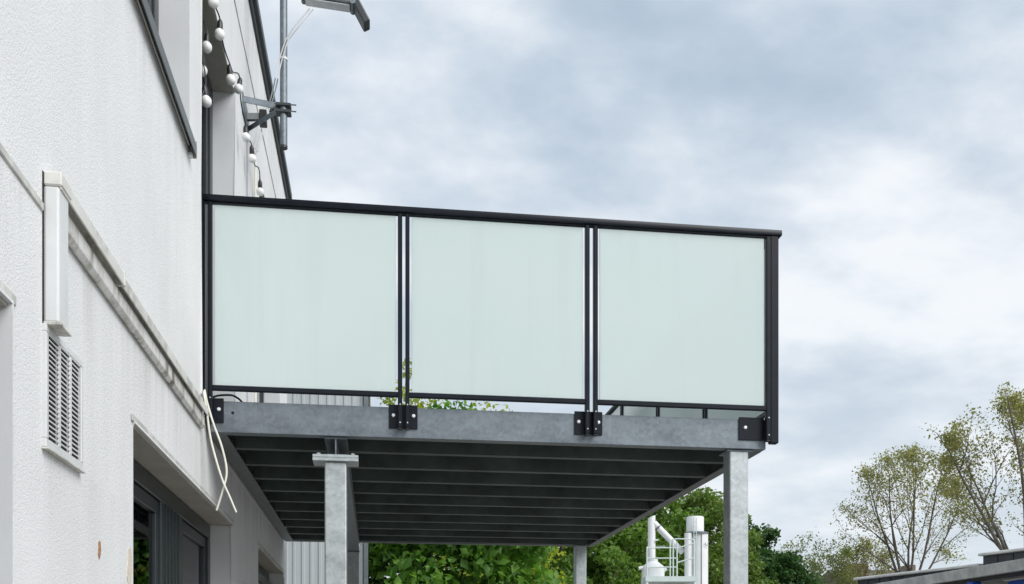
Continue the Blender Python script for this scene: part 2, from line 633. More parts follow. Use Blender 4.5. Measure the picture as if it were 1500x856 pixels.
def wall_mesh():
    ys = sorted({YB0, YB1} | {v for o in OPEN.values() for v in o[:2]})
    zs = sorted({0.0, ZTOP} | {v for o in OPEN.values() for v in o[2:]})
    mb = MB()
    for i in range(len(ys) - 1):
        for j in range(len(zs) - 1):
            yc, zc_ = (ys[i] + ys[i + 1]) / 2, (zs[j] + zs[j + 1]) / 2
            if any(o[0] < yc < o[1] and o[2] < zc_ < o[3] for o in OPEN.values()):
                continue
            mb.add([(XW, ys[i], zs[j]), (XW, ys[i + 1], zs[j]), (XW, ys[i + 1], zs[j + 1]), (XW, ys[i], zs[j + 1])], [(0, 1, 2, 3)])
    D = XW - 0.32
    for y0, y1, z0, z1 in OPEN.values():
        yy = [y for y in ys if y0 <= y <= y1]
        zz = [z for z in zs if z0 <= z <= z1]
        for a, b in zip(yy, yy[1:]):
            mb.add([(XW, a, z1), (XW, b, z1), (D, b, z1), (D, a, z1)], [(0, 1, 2, 3)])
            mb.add([(XW, a, z0), (D, a, z0), (D, b, z0), (XW, b, z0)], [(0, 1, 2, 3)])
        for a, b in zip(zz, zz[1:]):
            mb.add([(XW, y1, a), (D, y1, a), (D, y1, b), (XW, y1, b)], [(0, 1, 2, 3)])
            mb.add([(XW, y0, a), (XW, y0, b), (D, y0, b), (D, y0, a)], [(0, 1, 2, 3)])
    # the other outside walls and the top
    zz = zs
    for a, b in zip(zz, zz[1:]):
        mb.add([(XW, YB1, a), (-7, YB1, a), (-7, YB1, b), (XW, YB1, b)], [(0, 1, 2, 3)])
        mb.add([(XW, YB0, a), (XW, YB0, b), (-7, YB0, b), (-7, YB0, a)], [(0, 1, 2, 3)])
        for ra, rb_ in (((YB0, 2.5), (9.5, YB1)) if a > 0.9 and b < 2.54 else ((YB0, YB1),)):      # unseen wide rear opening, added to light the rooms
            mb.add([(-7, ra, a), (-7, ra, b), (-7, rb_, b), (-7, rb_, a)], [(0, 1, 2, 3)])
    me = bpy.data.meshes.new('wall')
    me.from_pydata(mb.v, [], mb.f)
    bm = bmesh.new()
    bm.from_mesh(me)
    bmesh.ops.remove_doubles(bm, verts=bm.verts[:], dist=0.0005)
    # rounded arrises round the openings, as trowelled render has
    ed = [e_ for e_ in bm.edges if len(e_.link_faces) == 2 and e_.calc_face_angle(0) > 1.0 and all(abs(v.co.x - XW) < 1e-4 for v in e_.verts)]
    bmesh.ops.bevel(bm, geom=ed, offset=0.008, segments=2, affect='EDGES', clamp_overlap=True)
    bm.to_mesh(me)
    bm.free()
    me.materials.append(M['render'])
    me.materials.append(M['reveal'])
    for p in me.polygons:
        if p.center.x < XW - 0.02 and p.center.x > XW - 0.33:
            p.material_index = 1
    o = bpy.data.objects.new('wall', me)
    col.objects.link(o)
    return reg(o, Bd)


wall = wall_mesh()
MB().box(-6.99, XW - 0.01, YB0 + 0.01, YB1 - 0.01, ZTOP - 0.25, ZTOP - 0.02).build('roof', M['slate'], Bd)
MB().box(-6.99, XW - 0.33, YB0 + 0.01, YB1 - 0.01, 2.62, 2.92).build('added_floor_slab', M['interior'], Bd)  # unseen slab, added so light does not leak between storeys
MB().box(-3.6, -3.5, YB0 + 0.01, YB1 - 0.01, 2.93, ZTOP - 0.26).build('inner_wall', M['interior'], Bd)
MB().box(-6.98, -6.975, 2.45, 9.55, 0.9, 2.55).build('added_rear_pane', M['glass'], Bd)  # unseen glazing of the added rear opening
# parapet coping, fascia and the horizontal joint line below it
MB().prism([(XW + 0.003, 6.25), (XW + 0.02, 6.25), (XW + 0.02, 6.30), (XW + 0.048, 6.30), (XW + 0.048, 6.365), (XW - 0.30, 6.385), (XW - 0.30, 6.332), (XW + 0.003, 6.332)],
           'Y', YB0 - 0.03, YB1 + 0.05).build('coping', M['coping'], Bd, 0.004)
MB().box(XW - 0.002, XW + 0.005, YB0, YB1 - 0.002, 5.775, 5.787).build('joint_bead', M['line'], Bd)
MB().box(XW - 0.002, XW + 0.006, YB0, 2.765, 2.808, 2.830).build('joint_bead', M['line'], Bd, 0.002)
tag(MB().prism([(XW + 0.001, 2.812), (XW + 0.012, 2.806), (XW + 0.024, 2.822), (XW + 0.024, 2.868), (XW + 0.012, 2.882), (XW + 0.001, 2.882)],
               'Y', 2.80, 5.16).build('drip_strip', M['grime'], Bd, 0.002), 'grimy drip strip under the cable trunking')
# lintel drip edges
for k in ('a', 'b', 'c'):
    y0, y1, z0, z1 = OPEN[k]
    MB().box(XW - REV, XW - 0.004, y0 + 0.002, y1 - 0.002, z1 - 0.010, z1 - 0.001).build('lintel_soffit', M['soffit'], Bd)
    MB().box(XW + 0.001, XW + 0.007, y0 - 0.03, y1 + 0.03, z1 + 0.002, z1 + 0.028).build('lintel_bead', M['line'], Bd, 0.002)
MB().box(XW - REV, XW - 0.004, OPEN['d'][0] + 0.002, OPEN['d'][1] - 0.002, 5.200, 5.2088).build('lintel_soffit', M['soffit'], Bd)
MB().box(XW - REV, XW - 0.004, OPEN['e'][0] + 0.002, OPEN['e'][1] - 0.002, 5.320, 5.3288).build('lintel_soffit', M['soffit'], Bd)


def window(y0, y1, z0, z1, cols, name='window', frame_w=0.07, sash=True, mat='frame', gaps=0.0):
    """frame in the opening; panes and sashes below it"""
    x1 = XW - REV
    x0 = x1 - 0.08
    mb = MB()
    mb.box(x0, x1, y0 + 0.001, y1 - 0.001, z1 - 0.012 - frame_w, z1 - 0.012)
    mb.box(x0, x1, y0 + 0.001, y1 - 0.001, z0 + 0.001, z0 + frame_w)
    mb.box(x0, x1, y0 + 0.001, y0 + frame_w, z0 + frame_w, z1 - 0.012 - frame_w)
    mb.box(x0, x1, y1 - frame_w, y1 - 0.001, z0 + frame_w, z1 - 0.012 - frame_w)
    ya, yb = y0 + frame_w, y1 - frame_w
    edges = [ya + (yb - ya) * c for c in cols]
    for ym in edges[1:-1]:
        mb.box(x0, x1, ym - gaps / 2 - 0.035, ym + gaps / 2 + 0.035, z0 + frame_w, z1 - 0.012 - frame_w)
    w = mb.build(name, M[mat], Bd, 0.004)
    za, zb = z0 + frame_w, z1 - 0.012 - frame_w
    for i in range(len(edges) - 1):
        a = edges[i] + (0 if i == 0 else gaps / 2 + 0.035)
        b = edges[i + 1] - (0 if i == len(edges) - 2 else gaps / 2 + 0.035)
        s = 0.065
        sb = MB()
        xs0, xs1 = x0 + 0.005, x1 - 0.012
        sb.box(xs0, xs1, a + .003, b - .003, zb - s, zb - .003).box(xs0, xs1, a + .003, b - .003, za + .003, za + s)
        sb.box(xs0, xs1, a + .003, a + s, za + s, zb - s).box(xs0, xs1, b - s, b - .003, za + s, zb - s)
        sb.build('sash', M[mat], w, 0.004)
        MB().box(x1 - 0.034, x1 - 0.028, a + s - .004, b - s + .004, za + s - .004, zb - s + .004).build('pane', M['glass'], w)
    return w


window(*OPEN['a'], [0, 0.5, 1])
wb = window(*OPEN['b'], [0, 0.55, 1], gaps=0.46, frame_w=0.085)
for yk in (4.97, 5.05, 5.13, 5.21, 5.29):                                          # ribs on the wide mullion
    MB().box(XW - REV + 0.0005, XW - REV + 0.006, yk - 0.012, yk + 0.012, OPEN['b'][2] + 0.09, OPEN['b'][3] - 0.10).build('mullion_rib', M['frame'], wb)
window(*OPEN['u'], [0, 0.5, 1], frame_w=0.08)
dd = window(*OPEN['d'], [0, 1], name='balcony_door', frame_w=0.09)
window(*OPEN['e'], [0, 0.5, 1], name='balcony_door', frame_w=0.09)
# slatted far window
wc = window(*OPEN['c'], [0, 0.5, 1])
slat = MB().box(-0.012, 0.012, 0.0, OPEN['c'][1] - OPEN['c'][0] - 0.04, -0.030, 0.030).mesh('slat', M['frame'])
z = OPEN['c'][3] - 0.14
while z > OPEN['c'][2] + 0.1:
    inst('slat', slat, wc, T(XW - REV + 0.02, OPEN['c'][0] + 0.02, z) @ Matrix.Rotation(R(28), 4, 'Y'))
    z -= 0.085
# pale curtains added behind the panes to lighten the lower window
for ya, yb in ((5.46, 6.20), (4.50, 4.84)):
    mb = MB()
    n = 24
    vs_, fs = [], []
    for i in range(n + 1):
        y = ya + (yb - ya) * i / n
        x = -1.086 + 0.006 * math.sin(i * 1.9)
        vs_ += [(x, y, 0.5), (x, y, 2.40)]
    fs = [(2 * i, 2 * i + 2, 2 * i + 3, 2 * i + 1) for i in range(n)]
    fs += [tuple(reversed(f)) for f in fs][:0]
    b2 = MB().add(vs_, fs)
    c_o = b2.build('added_curtain', M['added_curtain'], Bd, 0, True)
    sol = c_o.modifiers.new('thickness', 'SOLIDIFY')
    sol.thickness = 0.0015
# upper sill: sloped metal sheet with front lip and end upstand
s_o = MB().prism([(XW - REV, 4.105), (XW + 0.035, 4.082), (XW + 0.035, 4.024), (XW + 0.031, 4.024), (XW + 0.031, 4.074), (XW + 0.002, 4.0745), (XW + 0.002, 4.060), (XW - REV, 4.080)],
                 'Y', 2.30, 4.865).build('window_sill', M['sill'], Bd, 0.0015)
MB().box(XW - 0.02, XW + 0.036, 4.866, 4.872, 4.02, 4.10).build('sill_end_cap', M['line'], s_o)
MB().box(XW - 0.01, XW + 0.02, 4.83, 4.86, 4.015, 4.03).build('sill_bracket', M['white_plastic'], s_o)
for nm, mt, a in (('rust_plug', 'rust', (145, 806, 5, 12)), ('plaster_patch', 'patch', (189, 832, 6, 30))):
    p = at(a[0], a[1], X=XW)
    rng = random.Random(5)
    k = 14
    prof = []
    for i in range(k):
        t = 2 * math.pi * i / k
        rr = 1 + rng.uniform(-.25, .2)
        prof.append((p.y + math.cos(t) * a[2] * 0.0058 * rr * (0.45 if nm == 'rust_plug' else 1), p.z + math.sin(t) * a[3] * 0.0022 * rr))
    MB().prism(prof, 'X', XW - 0.003, XW + 0.003).build(nm, M[mt], Bd)

# ------------------------------------------------------------------ trunking, vent, hanging cables on the wall
tr = empty('cable_trunking', (XW, 2.8, 2.51), 'off-white cable trunking running along the wall with a short vertical drop', 'trunking')
YT = 2.775
XT = XW + 0.045
ZT = 2.918
MB().prism([(XW + .001, ZT), (XT, ZT), (XT, ZT - 0.042), (XT - 0.006, ZT - 0.042), (XT - 0.006, ZT - 0.014), (XW + 0.012, ZT - 0.014), (XW + 0.012, ZT - .035), (XW + .001, ZT - .035)],
           'Y', YT + 0.004, 3.46).build('horizontal_cover', M['trunk'], tr, 0.0025)
MB().prism([(XW + .001, ZT - .004), (XT - .004, ZT - .004), (XT - .004, ZT - 0.046), (XT - 0.010, ZT - 0.046), (XT - 0.010, ZT - 0.018), (XW + 0.012, ZT - 0.018), (XW + 0.012, ZT - .037), (XW + .001, ZT - .037)],
           'Y', 3.461, 5.17).build('horizontal_cover', M['trunk'], tr, 0.0025)
MB().box(XW + .001, XT + .003, 3.447, 3.462, ZT - 0.043, ZT + .006).build('joint_clip', M['line'], tr, 0.002)
MB().box(XW + .001, XT - 0.004, YT, YT + 0.085, 2.520, ZT - .036).build('vertical_cover', M['white_plastic'], tr, 0.006, seg=2)
MB().box(XW + .001, XT + 0.003, YT - 0.003, YT + 0.089, ZT - .036, ZT + 0.002).build('corner_cap', M['trunk'], tr, 0.004)
MB().box(XW + .001, XT + 0.002, YT - 0.004, YT + 0.092, 2.512, 2.522).build('end_cap', M['grime'], tr, 0.002)
MB().box(XW + 0.0005, XW + 0.002, YT - 0.006, YT + 0.0005, 2.47, ZT).build('gap_line', M['hollow_dark'], tr)

# ventilation grille: 3 columns of slots over a black sheet painted as the cavity's shade
v0, v1 = at(61, 655, X=XW), at(116, 530, X=XW)
vy0, vy1, vz0, vz1 = v0.y, v1.y, 2.188, 2.514
vg = empty('ventilation_grille', (XW, (vy0 + vy1) / 2, vz0), 'white wall ventilation grille with three columns of dark slots', 'vent')
mx_ = XW + 0.012
fw = 0.020
nc, nr = 3, 21
cw = (vy1 - vy0 - 2 * fw) / nc
fr_ = MB()
fr_.box(XW - .004, mx_, vy0, vy1, vz1 - 0.02, vz1).box(XW - .004, mx_, vy0, vy1, vz0, vz0 + 0.024)
fr_.box(XW - .004, mx_, vy0, vy0 + fw, vz0 + .024, vz1 - .02).box(XW - .004, mx_, vy1 - fw, vy1, vz0 + .024, vz1 - .02)
for c in range(1, nc):
    yc = vy0 + fw + cw * c
    fr_.box(XW - .004, mx_ - .001, yc - 0.010, yc + 0.010, vz0 + .024, vz1 - .02)
fr_.build('frame', M['white_plastic'], vg, 0.002)
MB().box(XW + .0005, XW + .002, vy0 + .01, vy1 - .01, vz0 + .01, vz1 - .01).build('cavity_shade_sheet', M['hollow_dark'], vg)
pitch = (vz1 - vz0 - 0.044) / nr
lou = MB().box(0.0025, 0.0045, 0, cw - 0.016, -pitch * 0.185, pitch * 0.185).mesh('louvre', M['white_plastic'], 0.0008)
for c in range(nc):
    for r_ in range(nr + 1):
        inst('louvre', lou, vg, T(XW + 0.0065, vy0 + fw + cw * c + 0.008, vz0 + 0.022 + pitch * r_))
MB().box(XW + .001, mx_ + 0.006, vy0 - .002, vy1 + .002, vz0 - 0.005, vz0 - .0005).build('drip_lip', M['line'], vg)


def spline(pts, n=8):
    pts = [Vector(p) for p in pts]
    P = [pts[0] * 2 - pts[1]] + pts + [pts[-1] * 2 - pts[-2]]
    out = []
    for i in range(1, len(P) - 2):
        for k in range(n):
            t = k / n
            a, b, c, d = P[i - 1], P[i], P[i + 1], P[i + 2]
            out.append(0.5 * ((2 * b) + (c - a) * t + (2 * a - 5 * b + 4 * c - d) * t * t + (3 * b - a - 3 * c + d) * t ** 3))
    out.append(P[-2])
    return out


for lab, pix in (('cream cable end crossing towards the window lintel below the trunking', [(300, 574), (304, 592), (313, 622), (325, 655), (332, 690), (327, 716), (317, 748)]),
                 ('cream cable end crossing away from the window below the trunking', [(299, 577), (303, 604), (308, 640), (316, 672), (326, 704), (336, 727), (346, 751)])):
    k0 = 0.0 if 'towards' in lab else 0.014
    pts = [at(300, 572, X=XW + 0.008)] + [at(x, y, Y=5.165 - k0) for x, y in pix]
    o = MB().tube(spline(pts), 0.0052, 8).build('hanging_cable', M['cable_white'], None, 0, True)
    tag(o, lab, 'cable', 'loose cable ends at the balcony corner')

# ------------------------------------------------------------------ balcony: galvanised frame, joists, deck, columns
XL, XR, YF, YK, ZB0, ZB1 = -0.845, 2.165, 5.31, 9.76, 2.830, 2.992
Bal = empty('balcony', (0.7, 7.5, 0), 'galvanised steel balcony platform on four square columns beside the white building', 'balcony')


def channel(mb, axis, a0, a1, face, z0, z1, fl, sign):
    """U-section: web on 'face', flanges pointing towards sign"""
    t, w = 0.010, 0.008
    prof = [(0, z0), (fl * sign, z0), (fl * sign, z0 + t), (w * sign, z0 + t), (w * sign, z1 - t), (fl * sign, z1 - t), (fl * sign, z1), (0, z1)]
    return mb.prism([(face + p, q) for p, q in prof], axis, a0, a1)


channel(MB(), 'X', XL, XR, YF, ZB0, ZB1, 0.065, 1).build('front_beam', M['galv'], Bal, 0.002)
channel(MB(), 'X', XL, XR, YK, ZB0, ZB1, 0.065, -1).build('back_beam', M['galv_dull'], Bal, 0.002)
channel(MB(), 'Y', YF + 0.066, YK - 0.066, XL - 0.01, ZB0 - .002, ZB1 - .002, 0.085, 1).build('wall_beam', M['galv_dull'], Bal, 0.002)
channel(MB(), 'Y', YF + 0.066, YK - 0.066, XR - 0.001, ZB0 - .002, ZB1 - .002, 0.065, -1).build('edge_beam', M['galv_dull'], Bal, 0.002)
jm = MB()
channel(jm, 'X', XL + 0.075, XR - 0.066, 0.0, ZB0 + .003, ZB1 - 0.034, 0.05, 1)
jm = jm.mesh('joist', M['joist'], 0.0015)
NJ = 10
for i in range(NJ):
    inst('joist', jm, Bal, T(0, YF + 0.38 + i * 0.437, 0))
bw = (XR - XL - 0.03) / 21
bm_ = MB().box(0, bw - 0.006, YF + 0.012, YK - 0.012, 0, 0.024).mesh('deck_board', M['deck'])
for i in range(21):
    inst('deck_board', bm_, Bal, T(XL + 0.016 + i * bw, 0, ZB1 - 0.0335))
# H-section under the joists
XI, FB, HH = -0.205, 0.12, 0.098
IZ1 = ZB0 - 0.001
IZ0 = IZ1 - HH
MB().prism([(XI - FB / 2, IZ0), (XI + FB / 2, IZ0), (XI + FB / 2, IZ0 + .009), (XI + .004, IZ0 + .009), (XI + .004, IZ1 - .009), (XI + FB / 2, IZ1 - .009), (XI + FB / 2, IZ1),
            (XI - FB / 2, IZ1), (XI - FB / 2, IZ1 - .009), (XI - .004, IZ1 - .009), (XI - .004, IZ0 + .009), (XI - FB / 2, IZ0 + .009)], 'Y', YF + 0.025, YK - 0.02).build('centre_beam', M['galv'], Bal, 0.0015)
bolt_hex = MB().lathe([(0.0, 0), (0.012, 0.0), (0.012, 0.010), (0.010, 0.012), (0, 0.012)], 6).mesh('bolt', M['galv_light'])
rb = MB().lathe([(0.0, 0), (0.0105, 0.0), (0.0105, 0.003), (0.008, 0.0075), (0.0, 0.0085)], 12).mesh('bolt', M['zinc_bolt'], 0, True)


def column(x0, x1, y0, ztop, capw):
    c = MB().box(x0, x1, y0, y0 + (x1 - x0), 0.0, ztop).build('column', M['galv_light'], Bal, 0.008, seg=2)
    xc, yc = (x0 + x1) / 2, y0 + (x1 - x0) / 2
    MB().box(xc - .13, xc + .13, yc - .13, yc + .13, 0.0005, 0.018).build('base_plate', M['galv_light'], c, 0.002)
    if capw:
        MB().box(xc - capw / 2, xc + capw / 2, yc - .075, yc + .075, ztop, ztop + 0.018).build('cap_plate', M['galv_light'], c, 0.002)
        MB().box(xc - capw / 2, xc + capw / 2, yc - .075, yc + .075, ztop + 0.0185, ztop + 0.034).build('cap_plate', M['galv_light'], c, 0.002)
        for sx in (-1, 1):
            for sy in (-1, 1):
                inst('bolt', bolt_hex, c, T(xc + sx * (capw / 2 - .03), yc + sy * .045, ztop + .034))
    return c


column(-0.262, -0.148, YF + 0.012, IZ0 - 0.034, 0.238)
column(-0.262, -0.148, YK - 0.135, IZ0 - 0.001, 0)
column(1.963, 2.073, YF + 0.02, ZB0 - 0.001, 0)
column(1.963, 2.073, YK - 0.13, ZB0 - 0.001, 0)
MB().box(1.945, 2.10, YF + 0.015, YF + 0.15, ZB0 - .0125, ZB0 - .0015).build('head_plate', M['galv'], Bal, 0.002)
h_ = MB().lathe([(0.0, 0), (0.008, 0.0), (0.008, 0.0012), (0, 0.0012)], 12).mesh('painted_hole', M['hollow_dark'])  # flat black disc painted for the dark inside a bolt hole
RX = Matrix.Rotation(R(90), 4, 'X')
pt = at(341, 605, Y=YF)
inst('painted_hole', h_, Bal, T(pt.x, YF - 0.0002, pt.z) @ RX)

# ------------------------------------------------------------------ railings
ZR0, ZR1 = 4.004, 4.036          # handrail
ZQ0, ZQ1 = 3.036, 3.062          # bottom rail
ZG0, ZG1 = 3.058, 3.990          # glass
ZP0 = 2.875                       # post foot
YP = YF - 0.034                   # post plane (centre)


def railing(name_label, axis, c0, posts, spans, brackets, face, out, hand):
    """axis 'X' (runs in x at y = c0) or 'Y' (runs in y at x = c0); out = -1/+1 outward direction on the other axis"""
    mid = (hand[0] + hand[1]) / 2
    loc = (mid, c0, ZP0) if axis == 'X' else (c0, mid, ZP0)
    rt = empty('balcony_railing', loc, name_label, 'railing')

    def bx(mb, a0, a1, o0, o1, z0, z1):
        lo, hi = sorted((c0 + o0, c0 + o1))
        return mb.box(a0, a1, lo, hi, z0, z1) if axis == 'X' else mb.box(lo, hi, a0, a1, z0, z1)
    hr = bx(MB(), hand[0], hand[1], -0.026, 0.026, ZR0, ZR1).build('handrail', M['anthracite'], rt, 0.006, True, seg=2)
    bx(MB(), hand[0] + .01, hand[1] - .01, -0.012, 0.012, ZR0 - 0.008, ZR0 + .002).build('glazing_channel', M['anthracite'], hr)
    for p, w in posts:
        po = bx(MB(), p - w / 2, p + w / 2, -0.016, 0.016, ZP0, ZR0 + .001).build('post', M['anthracite'], rt, 0.004)
        bx(MB(), p - w / 2 + .002, p + w / 2 - .002, -0.014, 0.014, ZP0 - 0.010, ZP0 + .001).build('end_cap', M['black_plastic'], po, 0.003)
        for zz_ in (2.90, 2.995):
            sc = inst('screw', scr, po, (T(p, c0 + out * 0.0162, zz_) @ RX) if axis == 'X' else (T(c0 + out * .0162, p, zz_) @ Matrix.Rotation(R(90), 4, 'Y')))
    for a, b in spans:
        bx(MB(), a - .001, b + .001, -0.013, 0.013, ZQ0, ZQ1).build('bottom_rail', M['anthracite'], rt, 0.003)
        bx(MB(), a + .012, b - .012, -0.0045, 0.0045, ZG0, ZG1).build('glass_panel', M['frosted'], rt, 0.001)
        for e_ in (a, b):                                            # little clamps that carry the pane
            for zz_ in (3.16, 3.88):
                lo, hi = (e_ - .002, e_ + .018) if e_ == a else (e_ - .018, e_ + .002)
    for a, b, bolts in brackets:
        lo = (face - c0)
        bk = bx(MB(), a, b, lo + out * 0.0085, lo - out * -0.0005, 2.878, 3.004)
        bk = bk.build('bracket', M['anthracite'], rt, 0.0015)
        for q in bolts:
            m4 = (T(q, face + out * 0.0087, 2.946) @ RX) if axis == 'X' else (T(face + out * .0087, q, 2.946) @ Matrix.Rotation(R(90), 4, 'Y'))
            inst('bolt', rb, bk, m4)
    return rt


scr = MB().lathe([(0.0, 0), (0.0045, 0.0), (0.0040, 0.0018), (0.0, 0.0022)], 8).mesh('screw', M['galv_light'], 0, True)
fx = lambda px: at(px, 600, Y=YP).x
ps = [(fx(308.5), 0.019), (fx(586), 0.023), (fx(596.8), 0.022), (fx(860), 0.024), (fx(872), 0.024), (fx(1124.8), 0.028)]
spans = [(ps[0][0] + .009, ps[1][0] - .011), (ps[2][0] + .011, ps[3][0] - .012), (ps[4][0] + .012, ps[5][0] - .012)]
br = [(fx(309), fx(326.5), [fx(319.5)]), (fx(570), fx(612), [fx(576.5), fx(606)]), (fx(843), fx(884), [fx(849), fx(878)]), (fx(1085), fx(1122), [fx(1094)])]
XS = fx(1132.5)
posts_front = ps + [(fx(299.5), 0.013)]
fr_rail = railing('front balcony railing of frosted glass with dark handrail above the galvanised beam', 'X', YP, posts_front, spans, br, YF, -1, (fx(297), XS + 0.044))
MB().box(fx(1127.3), fx(1139), YP - 0.018, YP + 0.026, ZP0 - .02, ZR0 + .001).build('corner_post', M['anthracite'], fr_rail, 0.004)
# side railing over the open end of the balcony
XSP = XR + 0.034
py = [YF - 0.012, 6.40, 6.445, 7.52, 7.565, 8.66, 8.705, YK - 0.03]
sp = [(py[0] + .012, py[1] - .012), (py[2] + .012, py[3] - .012), (py[4] + .012, py[5] - .012), (py[6] + .012, py[7] - .012)]
sb_ = [(YF - 0.03, YF + 0.12, [YF + .09])] + [(a - .075, a + .12, [a - .05, a + .095]) for a in (6.40, 7.52, 8.66)] + [(YK - 0.15, YK - 0.002, [YK - .12])]
railing('side balcony railing of frosted glass over the open end above the right column', 'Y', XSP, [(p, 0.024) for p in py[1:]], sp, sb_, XR, 1, (YF - 0.058, YK + 0.03))
# back railing
YKP = YK + 0.034
bx_ = [fx(308.5), 0.13, 0.17, 1.14, 1.18, XR - 0.02]
bs = [(bx_[0] + .012, bx_[1] - .012), (bx_[2] + .012, bx_[3] - .012), (bx_[4] + .012, bx_[5] - .012)]
railing('back balcony railing of frosted glass on the tree side of the platform', 'X', YKP, [(p, 0.024) for p in bx_], bs,
        [(bx_[0], bx_[0] + .07, [bx_[0] + .05]), (.07, .23, [.09, .21]), (1.08, 1.24, [1.10, 1.22]), (bx_[5] - .1, bx_[5] + .01, [bx_[5] - .07])], YK, 1, (fx(300), XSP + .01))
# black cable behind the front railing foot
pts = [at(322, 578, Y=YF + .05), at(337, 579, Y=YF + .09), at(349, 584, Y=YF + .12), at(357, 592, Y=YF + .14)]
pts[0] = Vector((pts[0].x - .05, YF + .04, ZB1 - .02))
tag(MB().tube(spline([pts[0], Vector((pts[0].x + .02, YF + .04, ZB1 + .03)), pts[1], pts[2], pts[3], Vector((pts[3].x + .04, YF + .16, ZB1 - .012))]), 0.0055, 8).build('deck_cable', M['cable_black'], None, 0, True),
    'black cable looping over the deck behind the railing foot', 'cable')

# ------------------------------------------------------------------ lamp pole on the wall
YPo = 6.80
pc = at(415.5, 215, Y=YPo)
px_, pz0 = pc.x, pc.z
Lp = empty('lamp_pole', (px_, YPo, pz0), 'galvanised lamp pole with floodlight bracketed to the upper white wall', 'lamp')
PTOP = 6.72
MB().tube([(px_, YPo, pz0), (px_, YPo, PTOP)], 0.0245, 20).build('pole', M['galv'], Lp, 0, True)
MB().tube([(px_, YPo, pz0 - 0.012), (px_, YPo, pz0 + .004)], 0.0262, 20).build('end_cap', M['black_plastic'], Lp, 0, True)
wa = at(355, 145, X=XW)
wb_ = at(363, 190, X=XW)
zc_ = at(415, 161, Y=YPo).z
MB().bar((XW - .002, wa.y, wa.z), (px_ - .03, YPo, zc_ + .02), 0.006, 0.042).build('wall_bracket', M['galv'], Lp, 0.001)
MB().bar((XW - .002, wb_.y, wb_.z), (px_ - .03, YPo, zc_ - .004), 0.006, 0.036).build('wall_bracket', M['galv'], Lp, 0.001)
MB().box(XW - .002, XW + 0.006, wa.y - .03, wb_.y + .03, wb_.z - .05, wa.z + .05).build('wall_plate', M['galv'], Lp, 0.001)
wcn = at(361, 172, X=XW)
MB().bar((XW - .002, wcn.y, wcn.z), (XW + 0.11, wcn.y + .02, wcn.z + .02), 0.03, 0.045).build('stub_arm', M['galv_dull'], Lp, 0.002)
MB().box(XW + 0.085, XW + 0.135, wcn.y - .01, wcn.y + .05, wcn.z - .04, wcn.z + .06).build('junction_box', M['black_plastic'], Lp, 0.004)
for dz in (-0.022, 0.022):
    MB().box(px_ - 0.05, px_ + 0.05, YPo - 0.034, YPo + 0.034, zc_ + dz - .011, zc_ + dz + .011).build('clamp', M['coping'], Lp, 0.004)
    MB().tube([(px_ - .06, YPo - .028, zc_ + dz), (px_ + .085, YPo - .028, zc_ + dz)], 0.0045, 8).build('clamp_bolt', M['galv_dull'], Lp)
MB().tube([(px_, YPo, zc_ + .33), (px_, YPo, zc_ + .345)], 0.027, 16).build('cable_tie', M['white_plastic'], Lp)
# arm and the folded floodlight
f0 = at(441, 2, Y=YPo)
f1 = at(519, 14, Y=YPo)
zt = f0.z + 0.03
arm = MB().tube([(px_, YPo, PTOP - .1), (f0.x + .2, YPo, PTOP - .1), (f0.x + .2, YPo, zt)], 0.018, 12).build('arm', M['galv'], Lp, 0, True)
fl = MB().bar((f0.x, YPo, f0.z + .028), (f1.x, YPo, f1.z + .026), 0.10, 0.04).build('floodlight', M['galv_dull'], Lp, 0.012, seg=2)
MB().bar((f0.x + .03, YPo, f0.z - .001), (f1.x - .03, YPo, f1.z + .003), 0.075, 0.006).build('lens', M['lens'], fl)
for kx in np.linspace(0.08, 0.9, 8):
    q = Vector((f0.x, YPo, f0.z + .05)).lerp(Vector((f1.x, YPo, f1.z + .05)), kx)
    MB().box(q.x - .004, q.x + .004, YPo - .04, YPo + .04, q.z - .015, q.z + .012).build('cooling_fin', M['galv_dull'], fl)
e0 = at(514, -6, Y=YPo)
e1 = at(538, 39, Y=YPo)
MB().bar(e0, e1, 0.11, 0.05).build('sensor_head', M['coping'], Lp, 0.010, seg=2)
MB().tube([(f1.x - .01, YPo - .06, f1.z + .02), (f1.x - .01, YPo + .06, f1.z + .02)], 0.02, 12).build('hinge', M['galv'], Lp, 0, True)
for k, pix in enumerate(([(453, 8), (432, 38), (423, 52), (418, 60), (408, 92), (401, 126), (395, 150), (386, 170), (382, 188), (372, 218)],
                         [(458, 9), (440, 36), (426, 54), (421, 62), (411, 96), (405, 125), (399, 148), (390, 172), (386, 190), (377, 222)])):
    pts = []
    for i, (x, y) in enumerate(pix):
        pts.append(at(x, y, Y=YPo - 0.035) if i < 6 else at(x, y, X=XW + 0.05 - 0.008 * (i - 6)))
    pts[0].y = YPo
    MB().tube(spline(pts, 6), 0.0042, 6).build('supply_cable', M['cable_grey'], Lp, 0, True)

# ------------------------------------------------------------------ string lights
bulb_me = MB().lathe([(0.0, -0.058), (0.010, -0.0565), (0.0185, -0.052), (0.0245, -0.044), (0.0275, -0.033), (0.0275, -0.026), (0.0245, -0.016), (0.018, -0.008), (0.012, -0.002), (0.0, 0.0)], 18).mesh('bulb', M['bulb'], 0, True)
sock_me = MB().lathe([(0.0, -0.004), (0.0145, -0.004), (0.0155, 0.012), (0.0145, 0.034), (0.010, 0.046), (0.006, 0.052), (0.0, 0.053)], 12).mesh('socket', M['black_plastic'], 0, True)


